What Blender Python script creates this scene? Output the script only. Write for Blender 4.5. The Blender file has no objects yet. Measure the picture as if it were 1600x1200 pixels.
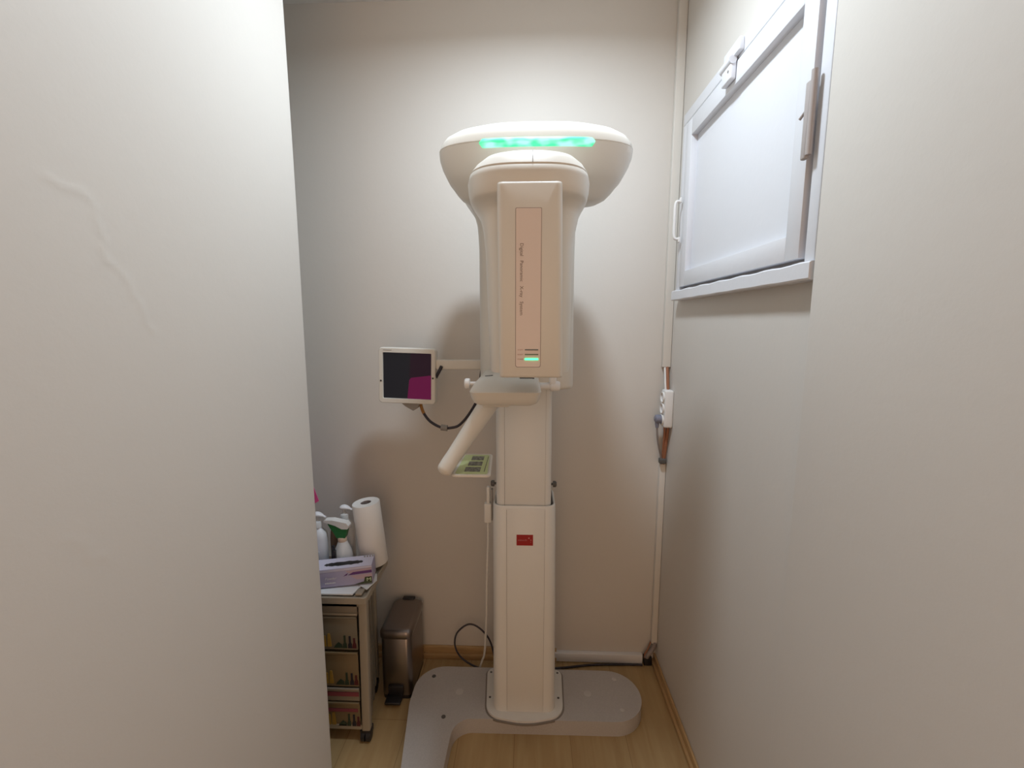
import bpy, bmesh, math, random
from mathutils import Vector, Matrix
random.seed(7)
PI = math.pi
SC = bpy.context.scene
COL = SC.collection

# ------------------------------------------------------------------ camera
cam_d = bpy.data.cameras.new('camera')
cam = bpy.data.objects.new('camera', cam_d); COL.objects.link(cam)
cam_d.sensor_fit = 'HORIZONTAL'; cam_d.sensor_width = 36.0
cam_d.lens = 36.0 * 690.0 / 1600.0
cam_d.clip_start = 0.02
cam.location = (0, 0, 1.40)
cam.rotation_euler = (math.radians(90) - math.atan(95 / 690), 0, math.atan(25 / 690))
SC.camera = cam

# ------------------------------------------------------------------ world + light + exposure
world = bpy.data.worlds.new('world'); SC.world = world
world.use_nodes = True
bg = world.node_tree.nodes['Background']
bg.inputs[0].default_value = (1.0, 0.66, 0.43, 1); bg.inputs[1].default_value = 0.88

ld = bpy.data.lights.new('ceiling_downlight', 'AREA')
ld.shape = 'DISK'; ld.size = 0.15; ld.energy = 8.5; ld.color = (0.80, 0.91, 1.0)
lo = bpy.data.objects.new('ceiling_downlight', ld); COL.objects.link(lo)
lo.location = (0.0, 1.00, 2.475)
ld.spread = math.radians(168)

SC.view_settings.view_transform = 'Standard'
SC.view_settings.look = 'None'
SC.view_settings.gamma = 1.0
SC.view_settings.exposure = 0.55
SC.view_settings.use_curve_mapping = False

# ------------------------------------------------------------------ materials
def mat(name, rgb, rough=0.5, metal=0.0, spec=0.5, emit=None, estr=0.0, bump=None, vary=None, alpha=None, trans=0.0):
    m = bpy.data.materials.new(name); m.use_nodes = True
    nt = m.node_tree; b = nt.nodes['Principled BSDF']
    b.inputs['Base Color'].default_value = (*rgb, 1)
    b.inputs['Roughness'].default_value = rough
    b.inputs['Metallic'].default_value = metal
    b.inputs['Specular IOR Level'].default_value = spec
    if trans: b.inputs['Transmission Weight'].default_value = trans
    if emit:
        b.inputs['Emission Color'].default_value = (*emit, 1)
        b.inputs['Emission Strength'].default_value = estr
    tc = nt.nodes.new('ShaderNodeTexCoord')
    if bump:
        sc, st, dist = bump
        n = nt.nodes.new('ShaderNodeTexNoise'); n.inputs['Scale'].default_value = sc
        n.inputs['Detail'].default_value = 6; n.inputs['Roughness'].default_value = 0.6
        nt.links.new(tc.outputs['Object'], n.inputs['Vector'])
        bp = nt.nodes.new('ShaderNodeBump'); bp.inputs['Strength'].default_value = st
        bp.inputs['Distance'].default_value = dist
        nt.links.new(n.outputs['Fac'], bp.inputs['Height'])
        nt.links.new(bp.outputs['Normal'], b.inputs['Normal'])
    if vary:
        sc, rgb2 = vary
        n = nt.nodes.new('ShaderNodeTexNoise'); n.inputs['Scale'].default_value = sc
        n.inputs['Detail'].default_value = 5
        nt.links.new(tc.outputs['Object'], n.inputs['Vector'])
        r = nt.nodes.new('ShaderNodeValToRGB')
        r.color_ramp.elements[0].position = 0.35; r.color_ramp.elements[0].color = (*rgb, 1)
        r.color_ramp.elements[1].position = 0.68; r.color_ramp.elements[1].color = (*rgb2, 1)
        nt.links.new(n.outputs['Fac'], r.inputs['Fac'])
        nt.links.new(r.outputs['Color'], b.inputs['Base Color'])
    return m

def wood_mat(name, c1, c2, scale=(14, 1.6, 14), rough=0.4, planks=None):
    m = bpy.data.materials.new(name); m.use_nodes = True
    nt = m.node_tree; b = nt.nodes['Principled BSDF']; L = nt.links.new
    tc = nt.nodes.new('ShaderNodeTexCoord')
    mp = nt.nodes.new('ShaderNodeMapping'); mp.inputs['Scale'].default_value = scale
    L(tc.outputs['Object'], mp.inputs['Vector'])
    n = nt.nodes.new('ShaderNodeTexNoise'); n.inputs['Scale'].default_value = 2.2
    n.inputs['Detail'].default_value = 7; n.inputs['Distortion'].default_value = 0.5
    L(mp.outputs['Vector'], n.inputs['Vector'])
    r = nt.nodes.new('ShaderNodeValToRGB')
    r.color_ramp.elements[0].position = 0.3; r.color_ramp.elements[0].color = (*c1, 1)
    r.color_ramp.elements[1].position = 0.72; r.color_ramp.elements[1].color = (*c2, 1)
    L(n.outputs['Fac'], r.inputs['Fac'])
    last = r.outputs['Color']
    if planks:
        mp2 = nt.nodes.new('ShaderNodeMapping'); mp2.inputs['Rotation'].default_value = (0, 0, PI / 2)
        mp2.inputs['Location'].default_value = (0.13, 0.04, 0)
        L(tc.outputs['Object'], mp2.inputs['Vector'])
        bk = nt.nodes.new('ShaderNodeTexBrick')
        bk.inputs['Scale'].default_value = 1.0
        bk.inputs['Brick Width'].default_value = planks[1]; bk.inputs['Row Height'].default_value = planks[0]
        bk.inputs['Mortar Size'].default_value = 0.0009
        bk.inputs['Color1'].default_value = (0.94, 0.94, 0.94, 1); bk.inputs['Color2'].default_value = (1, 1, 1, 1)
        bk.inputs['Mortar'].default_value = (0.62, 0.56, 0.5, 1)
        L(mp2.outputs['Vector'], bk.inputs['Vector'])
        mx = nt.nodes.new('ShaderNodeMix'); mx.data_type = 'RGBA'; mx.blend_type = 'MULTIPLY'
        mx.inputs[0].default_value = 1.0
        L(last, mx.inputs[6]); L(bk.outputs['Color'], mx.inputs[7]); last = mx.outputs[2]
    L(last, b.inputs['Base Color'])
    b.inputs['Roughness'].default_value = rough
    return m

M = {}
M['wall'] = mat('cream wall paint', (0.70, 0.665, 0.62), 0.55, spec=0.3, bump=(34, 0.10, 0.005))
M['ceiling'] = mat('white ceiling paint', (0.72, 0.70, 0.67), 0.7, bump=(30, 0.1, 0.01))
M['floor'] = wood_mat('light oak laminate', (0.45, 0.30, 0.14), (0.54, 0.385, 0.195), (16, 1.4, 16), 0.38, planks=(0.19, 1.25))
M['skirting'] = wood_mat('oak skirting', (0.46, 0.29, 0.13), (0.58, 0.38, 0.19), (3, 3, 40), 0.4)
M['whitewood'] = mat('white gloss paint on wood', (0.75, 0.76, 0.80), 0.38, bump=(25, 0.08, 0.01))
M['hinge'] = mat('dull mauve hinge metal and gap shade', (0.42, 0.38, 0.37), 0.5)
M['shell'] = mat('ivory white machine plastic', (0.74, 0.71, 0.65), 0.36, spec=0.45)
M['shell2'] = mat('ivory white column enamel', (0.80, 0.785, 0.75), 0.3, spec=0.45)
M['seam'] = mat('dark seam gap', (0.24, 0.21, 0.19), 0.7)
M['base'] = mat('grey lilac base enamel', (0.50, 0.475, 0.46), 0.3, spec=0.5, vary=(260, (0.55, 0.525, 0.51)))
M['plate'] = mat('pinkish silver label plate', (0.74, 0.65, 0.61), 0.42, metal=0.1)
M['plategap'] = mat('label plate rim', (0.30, 0.24, 0.23), 0.5)
M['ink'] = mat('grey brown lettering', (0.20, 0.15, 0.13), 0.6)
M['redink'] = mat('dull red lettering', (0.42, 0.20, 0.16), 0.6)
M['bar'] = mat('unlit grey indicator', (0.14, 0.16, 0.15), 0.4)
M['barg'] = mat('unlit green indicator', (0.16, 0.22, 0.15), 0.4)
M['led'] = mat('green indicator lit', (0.1, 0.9, 0.4), 0.4, emit=(0.05, 1.0, 0.33), estr=1.6)
M['red'] = mat('deep red badge', (0.36, 0.008, 0.012), 0.35)
M['badgetext'] = mat('pale badge print', (0.55, 0.22, 0.22), 0.5)
M['badgestar'] = mat('pinkish white badge mark', (0.85, 0.50, 0.50), 0.5)
M['white'] = mat('white plastic', (0.82, 0.81, 0.80), 0.4)
M['coldwhite'] = mat('cool white plastic', (0.84, 0.85, 0.90), 0.35)
M['duct'] = mat('white cable duct plastic', (0.86, 0.87, 0.90), 0.4)
M['trunk'] = mat('cream painted cable trunking', (0.74, 0.71, 0.66), 0.45)
M['black'] = mat('black plastic', (0.018, 0.017, 0.02), 0.4)
M['darkgrey'] = mat('dark grey plastic', (0.10, 0.095, 0.09), 0.5)
M['greymid'] = mat('mid grey plastic', (0.30, 0.28, 0.26), 0.5)
M['screen'] = mat('dark display glass', (0.004, 0.004, 0.005), 0.3, spec=0.12, emit=(0.013, 0.012, 0.014), estr=0.7)
M['magenta'] = mat('magenta reflection glow', (0.004, 0.002, 0.003), 0.3, spec=0.12, emit=(0.105, 0.008, 0.042), estr=0.68)  # reflection of the room on the dark screen, painted as emission
M['plum'] = mat('plum reflection glow', (0.004, 0.003, 0.004), 0.3, spec=0.12, emit=(0.018, 0.008, 0.013), estr=0.7)  # dimmer part of the same reflection, also painted as emission
M['green'] = mat('pale green printed panel', (0.60, 0.68, 0.34), 0.5)
M['picture'] = mat('small dark printed pictures', (0.10, 0.10, 0.085), 0.5, vary=(160, (0.34, 0.34, 0.28)))
M['orange'] = mat('amber cable sleeve', (0.42, 0.20, 0.05), 0.5)
M['cable'] = mat('dark blue black cable', (0.035, 0.03, 0.04), 0.5)
M['browncable'] = mat('red brown cable sheath', (0.34, 0.14, 0.075), 0.5)
M['conduit'] = mat('grey flexible conduit', (0.30, 0.26, 0.25), 0.4)
M['bluegrey'] = mat('blue grey plug plastic', (0.22, 0.23, 0.30), 0.45)
M['steel'] = mat('brushed stainless steel', (0.27, 0.24, 0.23), 0.28, metal=1.0)
M['trolley'] = mat('cream translucent trolley plastic', (0.27, 0.235, 0.19), 0.4)
M['trolley2'] = mat('cream trolley frame plastic', (0.36, 0.315, 0.25), 0.4)
M['drawer'] = mat('smoky drawer front plastic', (0.20, 0.175, 0.13), 0.3)
M['drawer2'] = mat('amber tinted drawer front', (0.21, 0.155, 0.085), 0.3)
M['maroon'] = mat('maroon band', (0.24, 0.05, 0.07), 0.45)
M['dgreen'] = mat('dark green vial', (0.03, 0.05, 0.03), 0.4)
M['navy'] = mat('near black vial', (0.02, 0.018, 0.03), 0.4)
M['wine'] = mat('dark wine vial', (0.09, 0.015, 0.02), 0.4)
M['yellow'] = mat('dull yellow print', (0.40, 0.24, 0.04), 0.5)
M['paper'] = mat('white paper', (0.84, 0.85, 0.86), 0.8)
M['paperroll'] = mat('white paper towel', (0.86, 0.85, 0.84), 0.9, bump=(300, 0.15, 0.002))
M['cardboard'] = mat('grey cardboard core', (0.25, 0.21, 0.20), 0.8)
M['lilac'] = mat('lilac glove carton', (0.46, 0.43, 0.62), 0.55)
M['lilacpale'] = mat('pale lilac print', (0.70, 0.68, 0.84), 0.55)
M['mauve'] = mat('mauve pink print', (0.55, 0.42, 0.50), 0.55)
M['purple'] = mat('purple print', (0.14, 0.05, 0.22), 0.55)
M['leaf'] = mat('dark olive print', (0.06, 0.08, 0.035), 0.55)
M['lime'] = mat('pale lime print', (0.72, 0.86, 0.58), 0.55)
M['sprayg'] = mat('green trigger plastic', (0.02, 0.17, 0.04), 0.4)
M['clear'] = mat('milky translucent bottle', (0.76, 0.77, 0.78), 0.3)
M['collar'] = mat('peach collar ring', (0.72, 0.55, 0.42), 0.45)
M['labelgrey'] = mat('pale grey bottle label', (0.55, 0.56, 0.60), 0.6)
M['amber'] = mat('brown bottle plastic', (0.20, 0.13, 0.08), 0.4)
M['pink'] = mat('hot pink card', (0.85, 0.10, 0.34), 0.6)
M['fixture'] = mat('white lamp ring', (0.8, 0.8, 0.8), 0.4)

def strip_mat():
    m = bpy.data.materials.new('green status light bar'); m.use_nodes = True
    nt = m.node_tree; b = nt.nodes['Principled BSDF']; L = nt.links.new
    tc = nt.nodes.new('ShaderNodeTexCoord')
    mp = nt.nodes.new('ShaderNodeMapping'); mp.inputs['Scale'].default_value = (26, 10, 70)
    L(tc.outputs['Object'], mp.inputs['Vector'])
    n = nt.nodes.new('ShaderNodeTexNoise'); n.inputs['Scale'].default_value = 1.0; n.inputs['Detail'].default_value = 1
    L(mp.outputs['Vector'], n.inputs['Vector'])
    r = nt.nodes.new('ShaderNodeValToRGB')
    r.color_ramp.elements[0].position = 0.36; r.color_ramp.elements[0].color = (0.0, 0.62, 0.20, 1)
    r.color_ramp.elements[1].position = 0.58; r.color_ramp.elements[1].color = (0.36, 0.92, 0.66, 1)
    L(n.outputs['Fac'], r.inputs['Fac'])
    L(r.outputs['Color'], b.inputs['Emission Color'])
    b.inputs['Emission Strength'].default_value = 0.85
    b.inputs['Base Color'].default_value = (0.1, 0.5, 0.3, 1)
    return m
M['strip'] = strip_mat()

# ------------------------------------------------------------------ mesh helpers
def new(): return bmesh.new()

def add_loft(bm, rings, cap0=True, cap1=True, mi=0, closed=True):
    vs = [[bm.verts.new(p) for p in r] for r in rings]
    n = len(rings[0])
    for a, b in zip(vs[:-1], vs[1:]):
        for i in range(n if closed else n - 1):
            j = (i + 1) % n
            f = bm.faces.new((a[i], a[j], b[j], b[i])); f.material_index = mi
    if cap0: bm.faces.new(list(reversed(vs[0]))).material_index = mi
    if cap1: bm.faces.new(vs[-1]).material_index = mi
    return vs

def sring(xl, xr, yf, yb, z, n=2.6, N=56, tilt=None):
    cx, cy, a, b = (xl + xr) / 2, (yf + yb) / 2, (xr - xl) / 2, (yb - yf) / 2
    out = []
    for i in range(N):
        t = 2 * PI * i / N; c, s = math.cos(t), math.sin(t)
        x = cx + a * math.copysign(abs(c) ** (2 / n), c); y = cy + b * math.copysign(abs(s) ** (2 / n), s)
        out.append((x, y, z if tilt is None else z + tilt * (y - cy)))
    return out

def rring(xl, xr, yf, yb, z, r=0.02, seg=6):
    rr = r if isinstance(r, (tuple, list)) else (r,) * 4      # front-right, back-right, back-left, front-left
    out = []
    for (cx, cy, a0, q) in ((xr, yf, -PI / 2, 0), (xr, yb, 0, 1), (xl, yb, PI / 2, 2), (xl, yf, PI, 3)):
        k = rr[q]; sx = -1 if cx == xr else 1; sy = 1 if cy == yf else -1
        for i in range(seg + 1):
            t = a0 + PI / 2 * i / seg
            out.append((cx + sx * k + k * math.cos(t), cy + sy * k + k * math.sin(t), z))
    return out

def add_box(bm, x0, x1, y0, y1, z0, z1, r=0.0, seg=3, mi=0, mtx=None):
    res = bmesh.ops.create_cube(bm, size=1.0)
    vs = res['verts']
    for v in vs:
        v.co = Vector((x0 + (v.co.x + .5) * (x1 - x0), y0 + (v.co.y + .5) * (y1 - y0), z0 + (v.co.z + .5) * (z1 - z0)))
    fs = {f for v in vs for f in v.link_faces}
    for f in fs: f.material_index = mi
    if r > 0:
        es = list({e for v in vs for e in v.link_edges})
        rb = bmesh.ops.bevel(bm, geom=es, offset=r, segments=seg, profile=0.5, affect='EDGES', clamp_overlap=True)
        vs = list({v for f in rb['faces'] for v in f.verts} | {v for v in vs if v.is_valid})
        for f in rb['faces']: f.material_index = mi
    if mtx is not None:
        for v in vs: v.co = mtx @ v.co
    return vs

def add_tube(bm, pts, rad, seg=10, mi=0, cap=True, flat=None):
    pts = [Vector(p) for p in pts]
    rads = rad if isinstance(rad, (list, tuple)) else [rad] * len(pts)
    rings = []; up = None
    for i, p in enumerate(pts):
        d = (pts[min(i + 1, len(pts) - 1)] - pts[max(i - 1, 0)]).normalized()
        if up is None:
            up = Vector((0, 0, 1)) if abs(d.z) < 0.9 else Vector((0, 1, 0))
        a = d.cross(up).normalized(); up = a.cross(d).normalized()
        f = flat or 1.0
        rings.append([p + a * (math.cos(2 * PI * k / seg) * rads[i]) + up * (math.sin(2 * PI * k / seg) * rads[i] * f) for k in range(seg)])
    add_loft(bm, rings, cap, cap, mi)

def smooth_path(pts, n=8):
    P = [Vector(p) for p in pts]; P = [P[0] * 2 - P[1]] + P + [P[-1] * 2 - P[-2]]
    out = []
    for i in range(1, len(P) - 2):
        a, b, c, d = P[i - 1], P[i], P[i + 1], P[i + 2]
        for k in range(n):
            t = k / n
            out.append(0.5 * ((2 * b) + (c - a) * t + (2 * a - 5 * b + 4 * c - d) * t * t + (3 * b - a - 3 * c + d) * t ** 3))
    out.append(P[-2]); return out

def add_lathe(bm, prof, origin=(0, 0, 0), axis='Z', seg=24, mi=0, mtx=None):
    """prof: (radius, height) list along axis"""
    rings = []
    for r, h in prof:
        r = max(r, 1e-5); ring = []
        for k in range(seg):
            t = 2 * PI * k / seg; c, s = math.cos(t) * r, math.sin(t) * r
            p = {'Z': (c, s, h), 'X': (h, c, s), 'Y': (s, h, c)}[axis]
            v = Vector(p)
            if mtx is not None: v = mtx @ v
            ring.append(v + Vector(origin))
        rings.append(ring)
    add_loft(bm, rings, True, True, mi)

def round_poly(pts, rads, seg=10):
    out = []; n = len(pts)
    for i in range(n):
        p = Vector((*pts[i], 0)); a = Vector((*pts[i - 1], 0)); b = Vector((*pts[(i + 1) % n], 0)); r = rads[i]
        if r <= 0: out.append((p.x, p.y)); continue
        u = (a - p).normalized(); v = (b - p).normalized()
        ang = u.angle(v); d = r / math.tan(ang / 2)
        c = p + (u + v).normalized() * (r / math.sin(ang / 2))
        s = p + u * d - c; e = p + v * d - c
        sa = math.atan2(s.y, s.x); ea = math.atan2(e.y, e.x); da = (ea - sa + PI) % (2 * PI) - PI
        for k in range(seg + 1):
            t = sa + da * k / seg; out.append((c.x + r * math.cos(t), c.y + r * math.sin(t)))
    return out

def add_prism(bm, outline, z0, z1, bev=0.0, seg=4, mi=0, axis='Z'):
    def P(x, y, h): return {'Z': (x, y, h), 'Y': (x, h, y), 'X': (h, x, y)}[axis]
    lo_ = [bm.verts.new(P(x, y, z0)) for x, y in outline]; hi = [bm.verts.new(P(x, y, z1)) for x, y in outline]
    n = len(outline)
    for i in range(n):
        bm.faces.new((lo_[i], lo_[(i + 1) % n], hi[(i + 1) % n], hi[i])).material_index = mi
    bm.faces.new(list(reversed(lo_))).material_index = mi
    ft = bm.faces.new(hi); ft.material_index = mi
    if bev > 0:
        rb = bmesh.ops.bevel(bm, geom=list(ft.edges), offset=bev, segments=seg, profile=0.5, affect='EDGES', clamp_overlap=True)
        for f in rb['faces']: f.material_index = mi

def add_text(bm, body, size, xf, mi=0, extrude=0.0):
    """text outlines filled and mapped by xf((tx, ty, tz)) into the mesh; returns the width"""
    cu = bpy.data.curves.new('text', 'FONT'); cu.body = body; cu.size = size; cu.extrude = extrude
    cu.resolution_u = 2
    o = bpy.data.objects.new('text', cu); COL.objects.link(o)
    dg = bpy.context.evaluated_depsgraph_get(); dg.update()
    me = bpy.data.meshes.new_from_object(o.evaluated_get(dg))
    w = max((v.co.x for v in me.vertices), default=0)
    vs = [bm.verts.new(xf(v.co, w)) for v in me.vertices]
    for p in me.polygons:
        try:
            f = bm.faces.new([vs[i] for i in p.vertices]); f.material_index = mi
        except ValueError: pass
    bpy.data.objects.remove(o); bpy.data.curves.remove(cu); bpy.data.meshes.remove(me)

ORG = {}
def obj(name, bm, mats, parent=None, loc=None, sharp=38, kind=None, label=None, smooth=True, normals=True):
    """ONE mesh object; coordinates given in world metres"""
    org = Vector(loc) if loc is not None else (ORG[parent.name] if parent is not None else Vector((0, 0, 0)))
    if normals: bmesh.ops.recalc_face_normals(bm, faces=bm.faces)
    bmesh.ops.translate(bm, verts=bm.verts, vec=-org)
    me = bpy.data.meshes.new(name); bm.to_mesh(me); bm.free()
    for m in (mats if isinstance(mats, (list, tuple)) else [mats]): me.materials.append(m)
    if smooth:
        me.polygons.foreach_set('use_smooth', [True] * len(me.polygons))
        me.set_sharp_from_angle(angle=math.radians(sharp))
    o = bpy.data.objects.new(name, me); COL.objects.link(o)
    if parent is not None:
        o.parent = parent; o.location = org - ORG[parent.name]
    else: o.location = org
    ORG[o.name] = org
    if kind: o['kind'] = kind
    if label: o['label'] = label
    return o

def thing(name, label, cat, loc, group=None):
    o = bpy.data.objects.new(name, None); COL.objects.link(o); o.location = loc
    o.empty_display_size = 0.05
    ORG[o.name] = Vector(loc); o['label'] = label; o['category'] = cat
    if group: o['group'] = group
    return o

def tag(o, label, cat, group=None):
    o['label'] = label; o['category'] = cat
    if group: o['group'] = group
    return o

def box(*a, **k):
    bm = new(); add_box(bm, *a, **k); return bm

# ------------------------------------------------------------------ the setting
WX, WY, WZ = 0.535, 1.69, 2.512        # right wall, back wall, ceiling
LX, LY = -0.583, 1.15                  # face and end of the left wall
NX, NY = 0.505, 0.822                  # nearer, thicker stretch of the right wall
obj('floor', box(-1.6, 0.9, -1.4, WY + 0.1, -0.1, 0.0), M['floor'], kind='structure')
obj('ceiling', box(-1.6, 0.9, -1.4, WY + 0.1, WZ, WZ + 0.1), M['ceiling'], kind='structure')

def wall_grid(u0, u1, v0, v1, step, fn):
    bm = new(); nu = int((u1 - u0) / step) + 1; nv = int((v1 - v0) / step) + 1
    g = [[bm.verts.new(fn(u0 + (u1 - u0) * i / (nu - 1), v0 + (v1 - v0) * j / (nv - 1))) for j in range(nv)] for i in range(nu)]
    for i in range(nu - 1):
        for j in range(nv - 1): bm.faces.new((g[i][j], g[i + 1][j], g[i + 1][j + 1], g[i][j + 1]))
    return bm, g

obj('wall_back', box(-1.6, 0.9, WY, WY + 0.1, 0, WZ), M['wall'], kind='structure')
# left wall: a thick partition ending in a soft plastered edge, with a ragged raised crack in the plaster
crack = [(0.54, 1.572), (0.57, 1.571), (0.594, 1.564), (0.602, 1.546), (0.604, 1.521), (0.607, 1.49), (0.624, 1.472), (0.64, 1.46), (0.652, 1.424), (0.668, 1.39)]
crack2 = [(0.50, 1.13), (0.526, 1.114), (0.531, 1.091), (0.555, 1.078)]
def seg_d(p, a, b):
    ax, ay = a; bx, by = b; dx, dy = bx - ax, by - ay
    t = max(0, min(1, ((p[0] - ax) * dx + (p[1] - ay) * dy) / (dx * dx + dy * dy)))
    return math.hypot(p[0] - ax - t * dx, p[1] - ay - t * dy)
def left_face(u, v):
    h = 0.0
    if 0.4 < u < 0.8:
        w = (u + 0.003 * math.sin(v * 140) + 0.002 * math.sin(v * 310 + 1), v + 0.003 * math.sin(u * 170))
        for c, amp in ((crack, 0.0008), (crack2, 0.0005)):
            d = min(seg_d(w, a, b) for a, b in zip(c[:-1], c[1:]))
            h += amp * math.exp(-(d / 0.0045) ** 2)
    h += 0.002 * math.sin(u * 5 + v * 2) * math.sin(v * 3.1 + 1)
    e = (u - (LY - 0.015)) / 0.015
    if e > 0: h -= 0.015 * (1 - math.sqrt(max(0, 1 - e * e)))
    return (LX + h, u, v)
us = [-1.4, -0.4, 0.1, 0.3] + [0.35 + 0.005 * i for i in range(int((LY - 0.03 - 0.35) / 0.005) + 1)]
us += [LY - 0.027 + 0.0027 * i for i in range(11)]
vs_ = [0.0, 0.3, 0.6, 0.9] + [0.92 + 0.005 * i for i in range(150)] + [1.8, 2.0, 2.25, WZ]
bm = new()
g = [[bm.verts.new(left_face(min(u, LY), v)) for v in vs_] for u in us]
for i in range(len(us) - 1):
    for j in range(len(vs_) - 1): bm.faces.new((g[i][j], g[i + 1][j], g[i + 1][j + 1], g[i][j + 1]))
far = [bm.verts.new((-1.6, LY, v)) for v in vs_]
for j in range(len(vs_) - 1): bm.faces.new((g[-1][j], far[j], far[j + 1], g[-1][j + 1]))
near = [bm.verts.new((-1.6, -1.4, v)) for v in vs_]
for j in range(len(vs_) - 1):
    bm.faces.new((near[j], g[0][j], g[0][j + 1], near[j + 1])); bm.faces.new((far[j], near[j], near[j + 1], far[j + 1]))
obj('wall_left', bm, M['wall'], kind='structure', sharp=60)
obj('wall_alcove', box(-1.7, -1.6 + 0.4, LY - 0.01, WY, 0, WZ), M['wall'], kind='structure')
# right wall: one mesh, with the small step where the plaster gets thicker
bm = new(); rings = []
for z, nx in ((0, .531), (0.5, .531), (0.8, .530), (0.95, .526), (1.1, .519), (1.25, .511), (1.4, .506), (1.5, .505), (WZ, .505)):
    rings.append([(x, y, z) for x, y in round_poly([(WX, WY), (WX, NY * nx / 0.505), (nx, NY * nx / 0.505), (nx, -1.4), (0.9, -1.4), (0.9, WY)], [0, 0.0012, 0.0022, 0, 0, 0], 4)])
add_loft(bm, rings)
obj('wall_right', bm, M['wall'], kind='structure')

# skirting boards: back and right, stepped profile
bm = new()
for (y0, y1, z1) in ((1.678, WY, 0.052), (1.669, WY, 0.022)):
    add_box(bm, -1.2, 0.125, y0, y1, 0, z1, r=0.003, seg=2)
obj('baseboard_back', bm, M['skirting'], kind='structure')
bm = new()
for (x0, z1) in ((WX - 0.009, 0.042), (WX - 0.018, 0.017)):
    add_box(bm, x0, WX, NY, WY, 0, z1, r=0.003, seg=2)
obj('baseboard_right', bm, M['skirting'], kind='structure')
bm = new()
for (x0, z1) in ((0.522, 0.042), (0.513, 0.017)):
    add_box(bm, x0, 0.531, -1.4, NY, 0, z1, r=0.003, seg=2)
obj('baseboard_near', bm, M['skirting'], kind='structure')

# ------------------------------------------------------------------ window with white wooden shutter on the right wall
win = bpy.data.objects.new('window_1', None); COL.objects.link(win); win.location = (WX, 1.22, 1.48)
win['kind'] = 'structure'; win['label'] = 'white painted wooden window with a closed solid shutter, high on the right wall'
ORG['window_1'] = Vector(win.location)
FX = 0.514                                              # face of the fixed frame
YL, YR, ZB, ZT = 1.592, 0.838, 1.512, 2.082             # outer frame (far end, near end, bottom, top)
bm = new()
add_box(bm, FX, WX, YR, YL, ZT - 0.036, ZT, r=0.003)                 # head
add_box(bm, FX, WX, YL - 0.034, YL, ZB, ZT - 0.036, r=0.003)         # far jamb
add_box(bm, FX, WX, YR, YR + 0.030, ZB, ZT - 0.036, r=0.003)         # near jamb
obj('window_frame', bm, M['whitewood'], win)
bm = new(); add_box(bm, 0.534, WX + .001, YR + 0.02, YL - 0.03, ZB - 0.01, ZT - 0.03)     # darker board that paints shade into the gaps round the shutter
obj('gap_shade_board', bm, M['hinge'], win)
bm = new()
sec = [(0.503, 1.481), (0.503, 1.508), (0.506, 1.511), (WX, 1.513), (WX, 1.478), (0.506, 1.478)]
rings = []
for k in range(25):
    y = 1.602 + (0.832 - 1.602) * k / 24
    j = 0.0012 * math.sin(k * 1.7)
    rings.append([(x, y, z + (j if z > 1.5 else 0.4 * j)) for x, z in sec])
add_loft(bm, rings)
obj('window_sill', bm, M['whitewood'], win, sharp=30)
# shutter leaf: frame bars and recessed panel
sh_l, sh_r, sh_b, sh_t = 1.556, 0.884, 1.522, 2.041
bm = new(); SX = 0.512
for y0, y1, z0, z1 in ((sh_r + .046, sh_l - .050, sh_t - .052, sh_t), (sh_r + .046, sh_l - .050, sh_b, sh_b + .048), (sh_l - .050, sh_l, sh_b, sh_t), (sh_r, sh_r + .046, sh_b, sh_t)):
    add_box(bm, SX, 0.5325, y0, y1, z0, z1, r=0.0008, seg=2)
leaf = obj('shutter', bm, M['whitewood'], win)
obj('shutter_panel', box(0.5318, 0.5338, sh_r + 0.02, sh_l - 0.02, sh_b + 0.02, sh_t - 0.02), M['whitewood'], leaf)
# turn-button latch bridging head and leaf
bm = new()
add_box(bm, 0.501, 0.514, 1.175, 1.262, 2.050, 2.080, r=0.003)
add_box(bm, 0.496, 0.511, 1.205, 1.258, 2.000, 2.058, r=0.004)
add_tube(bm, [(0.500, 1.203, 2.044), (0.500, 1.262, 2.044)], 0.010, 12)
add_lathe(bm, [(0.007, -0.004), (0.007, 0.002), (0.004, 0.005)], (0.509, 1.283, 2.052), 'X', 14)
add_lathe(bm, [(0.003, -0.001), (0.003, 0.002)], (0.4955, 1.217, 2.022), 'X', 10, mi=1)
obj('latch', bm, [M['whitewood'], M['greymid']], leaf)
# pull handle on the far stile
bm = new()
add_tube(bm, smooth_path([(0.505, 1.553, 1.80), (0.488, 1.553, 1.795), (0.486, 1.553, 1.74), (0.488, 1.553, 1.685), (0.505, 1.553, 1.68)], 6), 0.0045, 10)
add_box(bm, 0.500, 0.506, 1.545, 1.561, 1.795, 1.812, r=0.002); add_box(bm, 0.500, 0.506, 1.545, 1.561, 1.668, 1.685, r=0.002)
obj('pull_handle', bm, M['white'], leaf)
# old hinge bar on the near stile
bm = new()
add_box(bm, 0.497, 0.5065, 0.8655, 0.8795, 1.695, 1.828, r=0.003)
add_tube(bm, [(0.502, 0.862, 1.70), (0.502, 0.862, 1.842)], 0.0055, 12)
add_tube(bm, [(0.504, 0.879, 1.785), (0.499, 0.893, 1.772)], 0.0026, 8)
obj('hinge', bm, M['hinge'], leaf, label='dull mauve metal hinge')

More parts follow.
